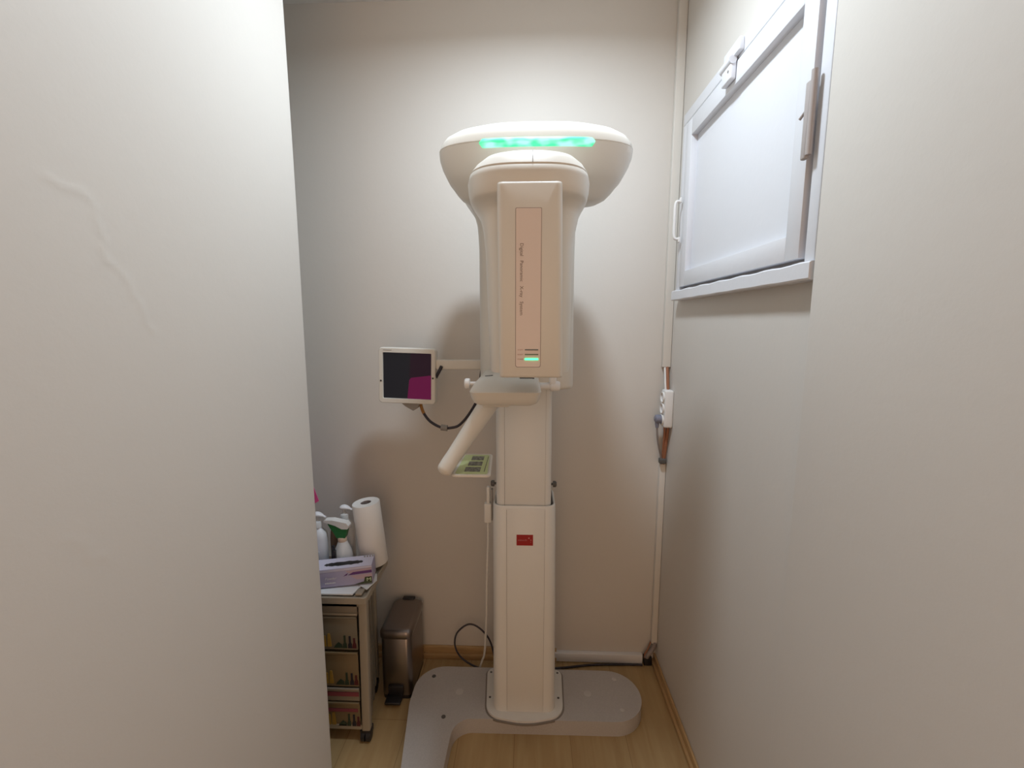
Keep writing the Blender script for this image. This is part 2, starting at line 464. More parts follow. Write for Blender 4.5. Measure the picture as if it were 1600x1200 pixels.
# ------------------------------------------------------------------ ceiling downlight (out of frame, the lamp that lights the alcove)
t = thing('ceiling_light', 'round white recessed downlight in the ceiling above the shutter', 'ceiling light', (0.0, 1.00, WZ))
bm = new()
prof = [(0.122, -0.001), (0.122, -0.028), (0.130, -0.034), (0.150, -0.030), (0.152, -0.001)]
add_lathe(bm, [(0.15, 0.0), (0.15, -0.012), (0.145, -0.02), (0.122, -0.02), (0.122, -0.004), (0.001, -0.004)], (0.0, 1.00, WZ), 'Z', 40)
obj('trim_ring', bm, M['fixture'], t)

# ------------------------------------------------------------------ the panoramic X-ray machine
xm = thing('panoramic_xray_machine', 'tall ivory dental panoramic x-ray machine with green light bar, standing on a grey base', 'x-ray machine', (0, 1.45, 0))
# base: L shaped plate with a rounded lobe
out = round_poly([(-0.415, 1.567), (0.416, 1.567), (0.416, 1.344), (-0.247, 1.338), (-0.257, 0.96), (-0.352, 0.96), (-0.372, 1.10), (-0.418, 1.40)],
                 [0.105, 0.1105, 0.1105, 0.065, 0.03, 0.03, 0.3, 0.2], 14)
bm = new(); add_prism(bm, out[::-1], 0.0, 0.056, bev=0.016, seg=5)
base = obj('base', bm, M['base'], xm, sharp=50)
for x, y in ((-0.355, 1.516), (-0.285, 1.342)):
    bm = new(); add_lathe(bm, [(0.0075, 0.05), (0.0075, 0.0572), (0.004, 0.0578)], (x, y, 0), 'Z', 16)
    obj('anchor_bolt', bm, M['darkgrey'], base)
M['cap'] = mat('pale bolt caps', (0.60, 0.57, 0.55), 0.35)
for x, y, r in ((-0.246, 1.448, 0.014), (0.224, 1.457, 0.014), (0.335, 1.528, 0.009), (0.338, 1.393, 0.009)):
    bm = new(); add_lathe(bm, [(r, 0.05), (r, 0.0563), (r * .8, 0.0571)], (x, y, 0), 'Z', 20)
    obj('bolt_cap', bm, M['cap'], base)
# collar round the column foot
cout = round_poly([(-0.152, 1.558), (0.135, 1.558), (0.127, 1.352), (-0.0, 1.321), (-0.138, 1.345)], [0.03, 0.03, 0.06, 0.25, 0.06], 10)
g_out = round_poly([(-0.158, 1.562), (0.141, 1.562), (0.132, 1.348), (-0.0, 1.3165), (-0.143, 1.341)], [0.03, 0.03, 0.06, 0.25, 0.06], 10)
bm = new(); add_prism(bm, g_out[::-1], 0.05, 0.0567, mi=1); add_prism(bm, cout[::-1], 0.05, 0.064, bev=0.003, seg=3)
collar = obj('collar', bm, [M['shell2'], M['seam']], xm, sharp=50)
for x, y in ((-0.136, 1.535), (-0.131, 1.42), (0.119, 1.54), (0.115, 1.425)):
    bm = new(); add_lathe(bm, [(0.0042, 0.06), (0.0042, 0.0648), (0.002, 0.0655)], (x, y, 0), 'Z', 12)
    obj('screw', bm, M['darkgrey'], collar)
# lower column: hollow rounded sleeve
bm = new()
o_ = dict(r=(0.03, 0.035, 0.035, 0.03), seg=7)
R = [rring(-0.116, 0.100, 1.363, 1.535, 0.06, **o_), rring(-0.114, 0.097, 1.363, 1.535, 0.45, **o_), rring(-0.113, 0.0925, 1.363, 1.535, 0.808, **o_)]
R.append(rring(-0.111, 0.0905, 1.365, 1.533, 0.812, **o_))
R.append(rring(-0.107, 0.0865, 1.369, 1.529, 0.812, r=0.028, seg=7)); R.append(rring(-0.106, 0.0855, 1.370, 1.528, 0.809, r=0.027, seg=7))
R.append(rring(-0.106, 0.0855, 1.370, 1.528, 0.66, r=0.027, seg=7))
add_loft(bm, R)
lower = obj('lower_column', bm, M['shell2'], xm)
bm = new(); add_box(bm, -0.0665, 0.0575, 1.3612, 1.368, 0.068, 0.806, r=0.0011, seg=2)
add_box(bm, -0.0673, 0.0579, 1.3624, 1.367, 0.07, 0.800, mi=1)
obj('front_panel', bm, [M['shell2'], M['seam']], lower)
# red badge with pale lettering and a small star mark
bm = new(); bx0, bx1, bz0, bz1, by = -0.0345, 0.0195, 0.679, 0.716, 1.3606
add_box(bm, bx0, bx1, by - 0.0008, 1.363, bz0, bz1, r=0.0006, seg=2)
def badge_xf(x0, z0, w_):
    return lambda c, w: (x0 + c.x * w_ / max(w, 1e-6), by - 0.0013, z0 + c.y * 1.0)
add_text(bm, 'vatech', 0.0085, badge_xf(bx0 + 0.004, bz0 + 0.0165, 0.030), mi=1)
for k in range(5):
    a = PI / 2 + 2 * PI * k / 5; cx, cz = bx0 + 0.0405, bz0 + 0.0262
    P = lambda r, an: (cx + r * math.cos(an), by - 0.0013, cz + r * math.sin(an))
    vs2 = [bm.verts.new(p) for p in (P(0.0009, a - 0.63), P(0.0036, a), P(0.0009, a + 0.63), (cx, by - 0.0013, cz))]
    bm.faces.new(vs2).material_index = 2
for (dx, dz, r) in ((0.047, 0.0195, 0.0016), (0.0465, 0.0125, 0.0010)):
    ring = [bm.verts.new((bx0 + dx + r * math.cos(2 * PI * k / 8), by - 0.0013, bz0 + dz + 1.4 * r * math.sin(2 * PI * k / 8))) for k in range(8)]
    bm.faces.new(ring).material_index = 1
obj('badge', bm, [M['red'], M['badgetext'], M['badgestar']], lower, label='small red badge with pale lettering', smooth=False)
# upper column
bm = new()
add_loft(bm, [rring(-0.1025, 0.0785, 1.3755, 1.522, 0.665, r=0.02), rring(-0.1025, 0.0760, 1.3755, 1.522, 1.74, r=0.02)])
upper = obj('upper_column', bm, M['shell2'], xm)
bm = new(); add_box(bm, -0.0735, 0.0575, 1.3738, 1.380, 0.70, 1.25, r=0.001, seg=2)
add_box(bm, -0.0743, 0.0579, 1.3750, 1.379, 0.71, 1.24, mi=1)
obj('column_cover', bm, [M['shell2'], M['seam']], upper)
for x, s in ((-0.1025, -1), (0.077, 1)):
    bm = new(); add_lathe(bm, [(0.004, 0), (0.004, s * 0.008), (0.0105, s * 0.009), (0.0105, s * 0.018), (0.007, s * 0.021)], (x, 1.43, 0.864), 'X', 16)
    obj('clamp_screw', bm, M['darkgrey'], upper)

# overhead housing: wide dish sweeping down into the carriage
bm = new()
D = [(1.8570, -0.075, 0.105, 1.105, 1.19), (1.8562, -0.105, 0.140, 1.088, 1.215), (1.8525, -0.147, 0.180, 1.072, 1.235), (1.8450, -0.182, 0.213, 1.062, 1.246),
     (1.8350, -0.203, 0.234, 1.057, 1.252), (1.8220, -0.214, 0.246, 1.0545, 1.256), (1.8100, -0.2195, 0.2505, 1.0540, 1.258),
     (1.8085, -0.2190, 0.2500, 1.0560, 1.257), (1.8070, -0.2195, 0.2505, 1.0545, 1.258), (1.7930, -0.2185, 0.2490, 1.0610, 1.258),
     (1.7760, -0.214, 0.243, 1.072, 1.258), (1.7590, -0.206, 0.234, 1.085, 1.258), (1.7460, -0.199, 0.226, 1.098, 1.258),
     (1.7390, -0.193, 0.219, 1.110, 1.258), (1.7270, -0.184, 0.209, 1.126, 1.258), (1.7150, -0.172, 0.196, 1.140, 1.257),
     (1.7060, -0.154, 0.176, 1.150, 1.254), (1.7020, -0.122, 0.142, 1.165, 1.248)]
add_loft(bm, [sring(a, b, c, d, z, n=2.7, N=72) for z, a, b, c, d in D][::-1])
Nk = [(1.818, -0.190, 0.140, 1.16, 1.44), (1.815, -0.207, 0.155, 1.17, 1.46), (1.790, -0.210, 0.160, 1.19, 1.48), (1.757, -0.190, 0.157, 1.23, 1.49), (1.730, -0.170, 0.150, 1.28, 1.50),
      (1.706, -0.157, 0.141, 1.29, 1.505), (1.683, -0.151, 0.1385, 1.30, 1.51), (1.659, -0.149, 0.1375, 1.303, 1.512), (1.612, -0.147, 0.1365, 1.305, 1.515),
      (1.40, -0.147, 0.137, 1.305, 1.515), (1.215, -0.147, 0.139, 1.305, 1.515), (1.206, -0.145, 0.137, 1.307, 1.512), (1.203, -0.14, 0.132, 1.312, 1.507)]
add_loft(bm, [sring(a, b, c, d, z, n=6, N=72) for z, a, b, c, d in Nk][::-1])
head = obj('overhead_housing', bm, M['shell'], xm, sharp=50)
# status light bar following the curved front of the dish
bm = new()
cx, cy, aa, bb = (-0.2195 + 0.2505) / 2, (1.054 + 1.258) / 2, 0.235, (1.258 - 1.054) / 2
def front_y(x): return cy - bb * (1 - abs((x - cx) / aa) ** 2.7) ** (1 / 2.7)
rings = []; xa, xb = -0.1130, 0.1485; zc, hh = 1.8045, 0.0098
for k in range(41):
    x = xa + (xb - xa) * k / 40
    e = min(x - xa, xb - x); s = 1.0 if e > hh else math.sqrt(max(0.02, 1 - ((hh - e) / hh) ** 2))
    y = front_y(x) + 0.001; h = hh * s
    prof = [(0.012, -h), (0.0015, -h), (-0.0015, -h * .75), (-0.003, 0), (-0.0035 + 0.001, h * .75), (0.0015, h), (0.012, h)]
    rings.append([(x, y + p, zc + q) for p, q in prof])
add_loft(bm, rings)
obj('light_bar', bm, M['strip'], head, label='glowing green status light bar', sharp=60)

# rotating detector unit hanging in front: domed shoulder narrowing into a tall body
bm = new()
G = [(1.7215, -0.02, 0.02, 0.90, 1.00), (1.7205, -0.045, 0.047, 0.88, 1.03), (1.716, -0.070, 0.072, 0.865, 1.05), (1.708, -0.092, 0.094, 0.846, 1.062), (1.696, -0.107, 0.108, 0.836, 1.07),
     (1.6835, -0.1170, 0.1160, 0.8295, 1.075), (1.6815, -0.1165, 0.1155, 0.8310, 1.074), (1.6795, -0.1180, 0.1170, 0.8285, 1.075), (1.667, -0.1210, 0.1195, 0.8265, 1.075), (1.650, -0.1195, 0.1180, 0.8265, 1.075),
     (1.639, -0.1172, 0.1155, 0.8275, 1.074), (1.634, -0.1148, 0.1132, 0.832, 1.072), (1.6315, -0.1125, 0.111, 0.842, 1.071), (1.622, -0.1060, 0.1065, 0.860, 1.069), (1.612, -0.1000, 0.1020, 0.868, 1.064), (1.598, -0.0955, 0.0985, 0.872, 1.057),
     (1.580, -0.0920, 0.0945, 0.874, 1.05), (1.547, -0.0885, 0.0900, 0.877, 1.045), (1.45, -0.0850, 0.0890, 0.878, 1.045), (1.306, -0.0810, 0.0880, 0.878, 1.045), (1.300, -0.079, 0.086, 0.88, 1.043), (1.299, -0.074, 0.081, 0.885, 1.038)]
add_loft(bm, [sring(a, b, c, d, z, n=3.0 if z > 1.60 else 3.6, N=72) for z, a, b, c, d in G][::-1])
unit = obj('detector_unit', bm, M['shell'], xm, sharp=50)
bm = new(); xs_ = 0.0068
add_loft(bm, [[(xs_ - .0007, y - .0004, z), (xs_ + .0007, y - .0004, z), (xs_ + .0007, y + .004, z - .002), (xs_ - .0007, y + .004, z - .002)]
              for z, y in ((1.684, .8293), (1.690, .832), (1.696, .836), (1.708, .846), (1.716, .865), (1.7205, .88), (1.7217, .90))])
obj('centre_seam', bm, M['seam'], unit)
# arm under the dish that carries the detector unit
bm = new(); add_box(bm, -0.075, 0.085, 1.02, 1.235, 1.655, 1.702, r=0.012); add_box(bm, -0.06, 0.075, 1.13, 1.235, 1.69, 1.73, r=0.01)
obj('carrier_arm', bm, M['shell'], xm)
# flat front cover slab with the label plate
bm = new()
add_loft(bm, [rring(-0.0535 - 0.0035 * t_, 0.0645 - 0.0045 * t_, 0.820 + i_, 0.93, z, r=0.011, seg=5)
              for z, t_, i_ in ((1.2985, 0, 0.006), (1.3000, 0, 0.0025), (1.3035, 0, 0.0), (1.45, .45, 0), (1.6440, 1, 0.0), (1.6480, 1, 0.0025), (1.6500, 1, 0.007))])
slab = obj('front_cover', bm, M['shell'], xm, sharp=40)
px0, px1, pz0, pz1 = -0.0225, 0.0225, 1.3195, 1.6025
bm = new()
add_prism(bm, round_poly([(px0 - .001, pz0 - .001), (px1 + .001, pz0 - .001), (px1 + .001, pz1 + .001), (px0 - .001, pz1 + .001)], [0.004, 0.004, .002, .002], 5), 0.8198, 0.823, mi=1, axis='Y')
add_prism(bm, round_poly([(px0, pz0), (px1, pz0), (px1, pz1), (px0, pz1)], [0.0035, 0.0035, .0015, .0015], 5), 0.8192, 0.822, axis='Y')
plate = obj('label_plate', bm, [M['plate'], M['plategap']], slab, smooth=False, label='pinkish label plate with vertical lettering')
bm = new()
add_text(bm, 'Digital   Panoramic   X-ray   System', 0.0088, lambda c, w: (-0.0150 + c.y, 0.8188, 1.5425 - c.x * 0.128 / max(w, 1e-6)))
obj('lettering', bm, M['ink'], slab, smooth=False, normals=False)
bm = new()
for s_, z in (('X-RAY', 1.3512), ('READY', 1.3425), ('POWER', 1.3338)):
    add_text(bm, s_, 0.0034, (lambda z: lambda c, w: (-0.0195 + c.x * 0.0105 / max(w, 1e-6), 0.8188, z - 0.0012 + c.y))(z))
obj('indicator_caption', bm, M['redink'], slab, smooth=False, normals=False)
for z, m_, hgt in ((1.3512, 'bar', 0.0010), (1.3425, 'barg', 0.0010), (1.3338, 'led', 0.0017)):
    bm = new(); add_box(bm, -0.0060, 0.0190, 0.8178, 0.8195, z - hgt, z + hgt, r=0.0004, seg=2)
    obj('indicator', bm, M[m_], slab, label='lit green indicator' if m_ == 'led' else None)

# chin rest console below the detector
bm = new()
Cn = [(1.2040, -0.110, 0.005, 1.045), (1.2060, -0.120, 0.014, 1.03), (1.2130, -0.1285, 0.0225, 1.016), (1.2250, -0.1335, 0.0275, 1.008), (1.2395, -0.1360, 0.0305, 1.001), (1.2410, -0.1365, 0.0312, 1.0),
      (1.2425, -0.1360, 0.0305, 1.001), (1.2480, -0.1335, 0.0280, 1.015), (1.2560, -0.1290, 0.0235, 1.045), (1.2600, -0.1240, 0.0190, 1.066), (1.2615, -0.115, 0.010, 1.085)]
add_loft(bm, [rring(a, b, c, 1.33, z, r=0.02, seg=6) for z, a, b, c in Cn])
add_box(bm, -0.112, -0.045, 1.06, 1.25, 1.196, 1.208, r=0.004)
chin = obj('chin_rest', bm, M['shell'], xm, sharp=32)
bm = new(); add_box(bm, -0.021, 0.016, 1.108, 1.118, 1.2605, 1.2645, r=0.0008, seg=2)
obj('slot', bm, M['darkgrey'], chin)
bm = new(); add_box(bm, -0.012, 0.012, -0.0018, 0.0018, -0.002, 0.0015, mtx=Matrix.Translation((-0.103, 1.16, 1.2615)) @ Matrix.Rotation(0.75, 4, 'Z'))
obj('slot', bm, M['darkgrey'], chin)
bm = new(); add_lathe(bm, [(0.005, 0.03), (0.005, -0.004), (0.0125, -0.005), (0.0135, -0.008), (0.0135, -0.015), (0.011, -0.018)], (-0.144, 1.12, 1.2465), 'X', 20)
obj('knob', bm, M['white'], chin)
bm = new()
add_lathe(bm, [(0.0095, -0.03), (0.0095, 0.010), (0.0125, 0.011), (0.0135, 0.014), (0.0135, 0.032), (0.011, 0.036)], (0.048, 1.15, 1.2365), 'X', 20)
add_box(bm, 0.056, 0.074, 1.138, 1.162, 1.240, 1.266, r=0.004)
obj('knob', bm, M['white'], chin)
# slanting hand grip
bm = new()
p0, p1 = Vector((-0.082, 1.13, 1.222)), Vector((-0.2005, 1.03, 1.048))
pts, rd = [], []
for k in range(13):
    t_ = k / 12; pts.append(p0.lerp(p1, t_)); rd.append(0.0265 - 0.0085 * t_ + (0.001 if k > 10 else 0))
d = (p1 - p0).normalized()
for e in (0.35, 0.65, 0.87, 0.98): pts.append(p1 + d * 0.014 * e); rd.append(0.019 * math.sqrt(1 - e * e))
add_tube(bm, pts, rd, 20)
grip = obj('hand_grip', bm, M['shell'], xm, sharp=60)
# positioning guide plate beside the grip
def plate_ring(z, g_):
    return round_poly([(-0.186 + g_, 1.026 + g_), (-0.0895 - g_, 1.026 + g_), (-0.0975 - g_, 1.200 - g_), (-0.182 + g_, 1.200 - g_)], [0.012 - g_ * .5] * 4, 6)
bm = new()
add_loft(bm, [[(x, y, z) for x, y in plate_ring(z, g_)] for z, g_ in ((1.0285, .003), (1.030, 0), (1.0345, 0), (1.036, .002), (1.036, .005), (1.0345, .006))])
pl = obj('guide_plate', bm, M['shell'], xm)
bm = new()
add_loft(bm, [[(x, y, z) for x, y in plate_ring(z, 0.0085)] for z in (1.034, 1.0356)])
for k, y in enumerate((1.050, 1.096, 1.142)):
    add_box(bm, -0.157 + 0.003 * k, -0.118, y, y + 0.034, 1.0352, 1.0362, mi=1)
add_box(bm, -0.108, -0.1065, 1.05, 1.175, 1.0352, 1.0361, mi=2)
obj('printed_panel', bm, [M['green'], M['picture'], M['darkgrey']], pl, smooth=False, label='pale green printed panel with three dark pictures')
# side monitor on its arm
bm = new()
rot = Matrix.Translation((-0.4127, 1.482, 1.221)) @ Matrix.Rotation(math.radians(1.6), 4, 'Y') @ Matrix.Rotation(math.radians(-2.0), 4, 'Z') @ Matrix.Scale(1.14, 4)
def mbox(bm, x0, x1, y0, y1, z0, z1, r=0.0, mi=0, seg=3): add_box(bm, x0, x1, y0, y1, z0, z1, r=r, mi=mi, seg=seg, mtx=rot)
rim = round_poly([(-0.087, -0.084), (0.087, -0.084), (0.087, 0.084), (-0.087, 0.084)], [0.01] * 4, 6)
inn = round_poly([(-0.0735, -0.069), (0.0735, -0.069), (0.0735, 0.069), (-0.0735, 0.069)], [0.002] * 4, 6)
def yr(ring, y, s=1.0): return [rot @ Vector((x * s, y, z * s)) for x, z in ring]
add_loft(bm, [yr(inn, 0.006), yr(inn, 0.0015), yr(inn, 0.0, 1.01), yr(rim, 0.0, 0.975), yr(rim, 0.002, 0.992), yr(rim, 0.006), yr(rim, 0.024), yr(rim, 0.032, 0.975), yr(rim, 0.04, 0.80), yr(rim, 0.05, 0.70)], cap0=False)
mon = obj('monitor', bm, M['shell'], xm, sharp=40)
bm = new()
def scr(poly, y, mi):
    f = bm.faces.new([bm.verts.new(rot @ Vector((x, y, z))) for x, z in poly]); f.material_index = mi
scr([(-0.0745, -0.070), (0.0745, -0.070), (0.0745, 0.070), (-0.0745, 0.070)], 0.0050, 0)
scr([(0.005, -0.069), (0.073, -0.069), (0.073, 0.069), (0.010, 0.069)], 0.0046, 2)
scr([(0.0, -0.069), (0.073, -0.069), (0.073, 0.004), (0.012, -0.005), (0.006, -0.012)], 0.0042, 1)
obj('screen', bm, [M['screen'], M['magenta'], M['plum']], mon, smooth=False, label='dark screen with a magenta reflection painted as glow')
for x, z in ((-0.0795, -0.016), (0.079, -0.004)):
    bm = new(); add_lathe(bm, [(0.0028, 0.002), (0.0028, -0.001), (0.001, -0.0015)], (0, 0, 0), 'Y', 12)
    bmesh.ops.transform(bm, matrix=rot @ Matrix.Translation((x, 0, z)), verts=bm.verts)
    obj('frame_button', bm, M['black'], mon)
bm = new()
add_box(bm, -0.072, -0.046, -0.0006, 0.002, 0.0758, 0.0772, mtx=rot); obj('maker_mark', bm, M['greymid'], mon)
bm = new()
add_prism(bm, [(-0.4423, 1.131), (-0.3728, 1.1264), (-0.383, 1.107), (-0.3967, 1.099), (-0.4241, 1.115)], 1.49, 1.53, axis='Y')
obj('monitor_hinge', bm, M['greymid'], xm)
bm = new(); add_box(bm, -0.40, -0.14, 1.488, 1.512, 1.243, 1.276, r=0.004)
obj('monitor_arm', bm, M['shell'], xm)
bm = new()
path = smooth_path([(-0.3762, 1.5219, 1.1287), (-0.3751, 1.5162, 1.1127), (-0.3625, 1.5048, 1.0865), (-0.3374, 1.4934, 1.0603), (-0.2987, 1.482, 1.0432), (-0.2645, 1.482, 1.042), (-0.2337, 1.482, 1.0534), (-0.195, 1.47, 1.1), (-0.165, 1.46, 1.16), (-0.155, 1.46, 1.24), (-0.14, 1.45, 1.26)], 8)
add_tube(bm, path, 0.0048, 10, mi=0)
add_tube(bm, path[4:17], 0.0056, 10, mi=1)
wire = obj('monitor_cable', bm, [M['cable'], M['orange']], xm, sharp=60)
bm = new(); add_tube(bm, [path[32], path[37]], 0.0108, 12); obj('ferrite_clip', bm, M['greymid'], wire)
bm = new(); add_tube(bm, smooth_path([(-0.2941, 1.4877, 1.2541), (-0.2987, 1.482, 1.2427), (-0.3101, 1.4877, 1.2233), (-0.3192, 1.5048, 1.2119)], 6), 0.0056, 10)
obj('cable_stub', bm, M['cable'], wire)

# ------------------------------------------------------------------ exposure switch hung on the column, with coiled cord
sw = thing('exposure_switch', 'white hand switch hanging on the left of the lower column with a long cord', 'hand switch', (-0.13, 1.43, 0.72))
bm = new(); add_box(bm, -0.146, -0.1215, 1.418, 1.442, 0.727, 0.795, r=0.004)
add_box(bm, -0.1375, -0.1265, 1.422, 1.438, 0.785, 0.853, r=0.003)
obj('switch_body', bm, M['shell2'], sw)
bm = new(); add_box(bm, -0.1275, -0.1165, 1.424, 1.437, 0.775, 0.79, r=0.002); add_box(bm, -0.1225, -0.1168, 1.420, 1.440, 0.735, 0.845, r=0.002)
obj('hanger', bm, M['greymid'], sw)
cpath = smooth_path([(-0.134, 1.43, 0.73), (-0.1345, 1.432, 0.66), (-0.137, 1.435, 0.60), (-0.141, 1.44, 0.50), (-0.145, 1.455, 0.36), (-0.152, 1.49, 0.24), (-0.162, 1.535, 0.14), (-0.176, 1.578, 0.075), (-0.19, 1.592, 0.02)], 14)
bm = new(); rads = []
coil = []
for i, p in enumerate(cpath):
    rads.append(0.0036 + (0.0006 * math.sin(i * 2.1) if p.z > 0.46 else 0) + (0.0006 if p.z < 0.35 else 0))
add_tube(bm, cpath, rads, 10)
obj('cord', bm, M['shell2'], sw, sharp=70)

# loop of dark cable on the floor behind the machine
bm = new()
lp = smooth_path([(-0.10, 1.60, 0.012), (-0.16, 1.595, 0.022), (-0.215, 1.60, 0.035), (-0.265, 1.61, 0.062), (-0.290, 1.62, 0.105), (-0.283, 1.635, 0.15), (-0.24, 1.65, 0.178), (-0.195, 1.645, 0.168), (-0.150, 1.63, 0.125), (-0.125, 1.61, 0.05), (-0.11, 1.60, 0.006)], 8)
add_tube(bm, lp, 0.0036, 10)
tag(obj('power_cable', bm, M['cable'], loc=(-0.2, 1.6, 0), sharp=60), 'dark cable looping up from the floor behind the machine column', 'cable')
bm = new()
lp = smooth_path([(0.10, 1.63, 0.0045), (0.17, 1.64, 0.0045), (0.26, 1.655, 0.0045), (0.36, 1.662, 0.0045), (0.478, 1.664, 0.0045)], 6)
add_tube(bm, lp, 0.0042, 8)
tag(obj('power_cable', bm, M['cable'], loc=(0.3, 1.63, 0), sharp=60), 'dark cable lying on the floor along the white floor duct', 'cable')

# ------------------------------------------------------------------ cable ducts, sockets and cables in the right corner
bm = new(); add_box(bm, 0.10, 0.479, 1.670, WY, 0.004, 0.042, r=0.002)
for v in bm.verts:
    if v.co.z < 0.02 and v.co.y < 1.66 and v.co.x < 0.2: pass
tag(obj('cable_duct', bm, M['duct'], loc=(0.29, 1.67, 0)), 'short white horizontal cable duct along the foot of the back wall', 'cable duct')
bm = new(); add_box(bm, 0.484, 0.5165, 1.664, WY, 0.0, 0.036, r=0.003)
tag(obj('junction_box', bm, M['black'], loc=(0.50, 1.67, 0)), 'small black junction box on the floor at the end of the white duct', 'junction box')
bm = new()
def add_ribbed(bm, path, r, amp, mi=0):
    add_tube(bm, path, [r + amp * (1 if i % 2 else -1) for i in range(len(path))], 12, mi=mi)
add_ribbed(bm, smooth_path([(0.492, 1.668, 0.036), (0.500, 1.668, 0.050), (0.514, 1.67, 0.066), (0.523, 1.673, 0.086), (0.524, 1.674, 0.104)], 7), 0.0095, 0.0008)
add_tube(bm, smooth_path([(0.486, 1.668, 0.034), (0.487, 1.668, 0.052), (0.497, 1.668, 0.072), (0.508, 1.670, 0.104)], 6), 0.003, 8, mi=1)
tag(obj('conduit', bm, [M['conduit'], M['browncable']], loc=(0.50, 1.67, 0.03), sharp=60), 'short bent grey conduit joining the black box to the corner trunking', 'conduit')
def trunking(z0, z1, xw, label):
    bm = new(); add_box(bm, WX - xw, WX - 0.001, WY - 0.020, WY, z0, z1, r=0.002)
    add_box(bm, WX - xw - 0.001, WX - 0.001, WY - 0.0235, WY - 0.018, z0 + 0.001, z1 - 0.001, r=0.002)
    tag(obj('cable_trunking', bm, M['trunk'], loc=(WX - 0.015, WY - 0.01, z0)), label, 'cable trunking')
trunking(1.236, WZ, 0.030, 'upper vertical cream trunking in the corner, running from ceiling down past the shutter')
trunking(0.098, 0.865, 0.023, 'lower vertical cream trunking in the corner, from below the socket block to the floor')
so = thing('socket_block', 'white triple power socket block on the right wall near the corner', 'power socket', (0.52, 1.64, 1.085))
bm = new(); add_box(bm, 0.502, WX, 1.612, 1.660, 1.016, 1.156, r=0.007)
obj('socket_body', bm, M['white'], so)
for z in (1.128, 1.086, 1.044):
    bm = new()
    add_lathe(bm, [(0.0205, 0.003), (0.0205, -0.004), (0.0185, -0.0055), (0.0165, -0.004), (0.0160, 0.001), (0.001, 0.001)], (0.502, 1.636, z), 'X', 24)
    for dy in (-0.006, 0.006): add_lathe(bm, [(0.0022, 0.0), (0.0022, 0.0004)], (0.5026, 1.636 + dy, z), 'X', 8, mi=1)
    obj('socket', bm, [M['white'], M['darkgrey']], so)
pg = thing('plug', 'blue grey plug in the lowest socket with a cable hanging down', 'plug', (0.495, 1.636, 1.04))
bm = new(); add_lathe(bm, [(0.015, 0.010), (0.0165, -0.006), (0.015, -0.016), (0.008, -0.020)], (0.4935, 1.636, 1.046), 'X', 18)
add_tube(bm, [(0.486, 1.636, 1.046), (0.484, 1.636, 1.026), (0.485, 1.637, 1.012)], [0.010, 0.008, 0.0055], 12)
obj('plug_body', bm, M['bluegrey'], pg)
bm = new(); add_tube(bm, smooth_path([(0.485, 1.637, 1.014), (0.489, 1.64, 0.975), (0.500, 1.65, 0.93), (0.511, 1.66, 0.895), (0.517, 1.668, 0.862)], 8), 0.0038, 10)
obj('plug_cord', bm, M['conduit'], pg, sharp=60)
bm = new()
add_tube(bm, smooth_path([(0.523, 1.672, 1.238), (0.522, 1.660, 1.205), (0.521, 1.650, 1.175), (0.521, 1.645, 1.152)], 6), 0.0055, 10, mi=0)
add_tube(bm, smooth_path([(0.514, 1.672, 1.238), (0.513, 1.660, 1.205), (0.512, 1.650, 1.175), (0.513, 1.645, 1.152)], 6), 0.004, 10, mi=1)
tag(obj('feed_cable', bm, [M['browncable'], M['white']], loc=(0.52, 1.66, 1.15), sharp=60), 'brown and white cable pair between upper trunking and socket block', 'cable')
bm = new()
add_tube(bm, smooth_path([(0.527, 1.642, 1.02), (0.527, 1.646, 0.985), (0.526, 1.656, 0.93), (0.524, 1.668, 0.862)], 6), 0.0062, 10)
add_tube(bm, smooth_path([(0.514, 1.642, 1.02), (0.517, 1.648, 0.98), (0.519, 1.660, 0.93), (0.521, 1.670, 0.864)], 6), 0.0045, 10)
add_box(bm, 0.505, 0.531, 1.650, 1.672, 0.866, 0.886, r=0.004, mi=1)
tag(obj('feed_cable', bm, [M['browncable'], M['darkgrey']], loc=(0.52, 1.66, 0.86), sharp=60), 'brown cables with dark tape hanging below the socket block', 'cable')

# ------------------------------------------------------------------ pedal bin
bn = thing('pedal_bin', 'slim stainless steel pedal bin between the trolley and the machine base', 'bin', (-0.487, 1.575, 0))
bm = new()
add_loft(bm, [rring(-0.541, -0.429, 1.470, 1.664, z, r=(0.018,) * 4) for z in (0.0, 0.014, 0.016)])
foot = obj('foot_ring', bm, M['black'], bn)
bm = new()
add_loft(bm, [rring(-0.5425 + s_, -0.4275 - s_, 1.469 + s_, 1.665 - s_, z, r=(0.02,) * 4) for z, s_ in ((0.015, 0.0), (0.10, 0.0), (0.243, 0.001), (0.246, 0.003))])
obj('body', bm, M['steel'], bn)
bm = new()
add_loft(bm, [rring(-0.5455 + s_, -0.4245 - s_, 1.465 + s_, 1.668 - s_ * .6, z, r=(0.022,) * 4) for z, s_ in ((0.246, 0.002), (0.249, 0.0), (0.266, 0.0), (0.274, 0.004), (0.278, 0.011), (0.279, 0.018))])
obj('lid', bm, M['steel'], bn)
bm = new()
add_box(bm, -0.516, -0.460, 1.4605, 1.475, 0.018, 0.058, r=0.002); add_box(bm, -0.520, -0.461, 1.425, 1.475, 0.012, 0.022, r=0.003)
obj('pedal', bm, M['black'], bn)
bm = new(); add_box(bm, -0.510, -0.46, 1.655, 1.676, 0.262, 0.283, r=0.004); obj('lid_hinge', bm, M['black'], bn)

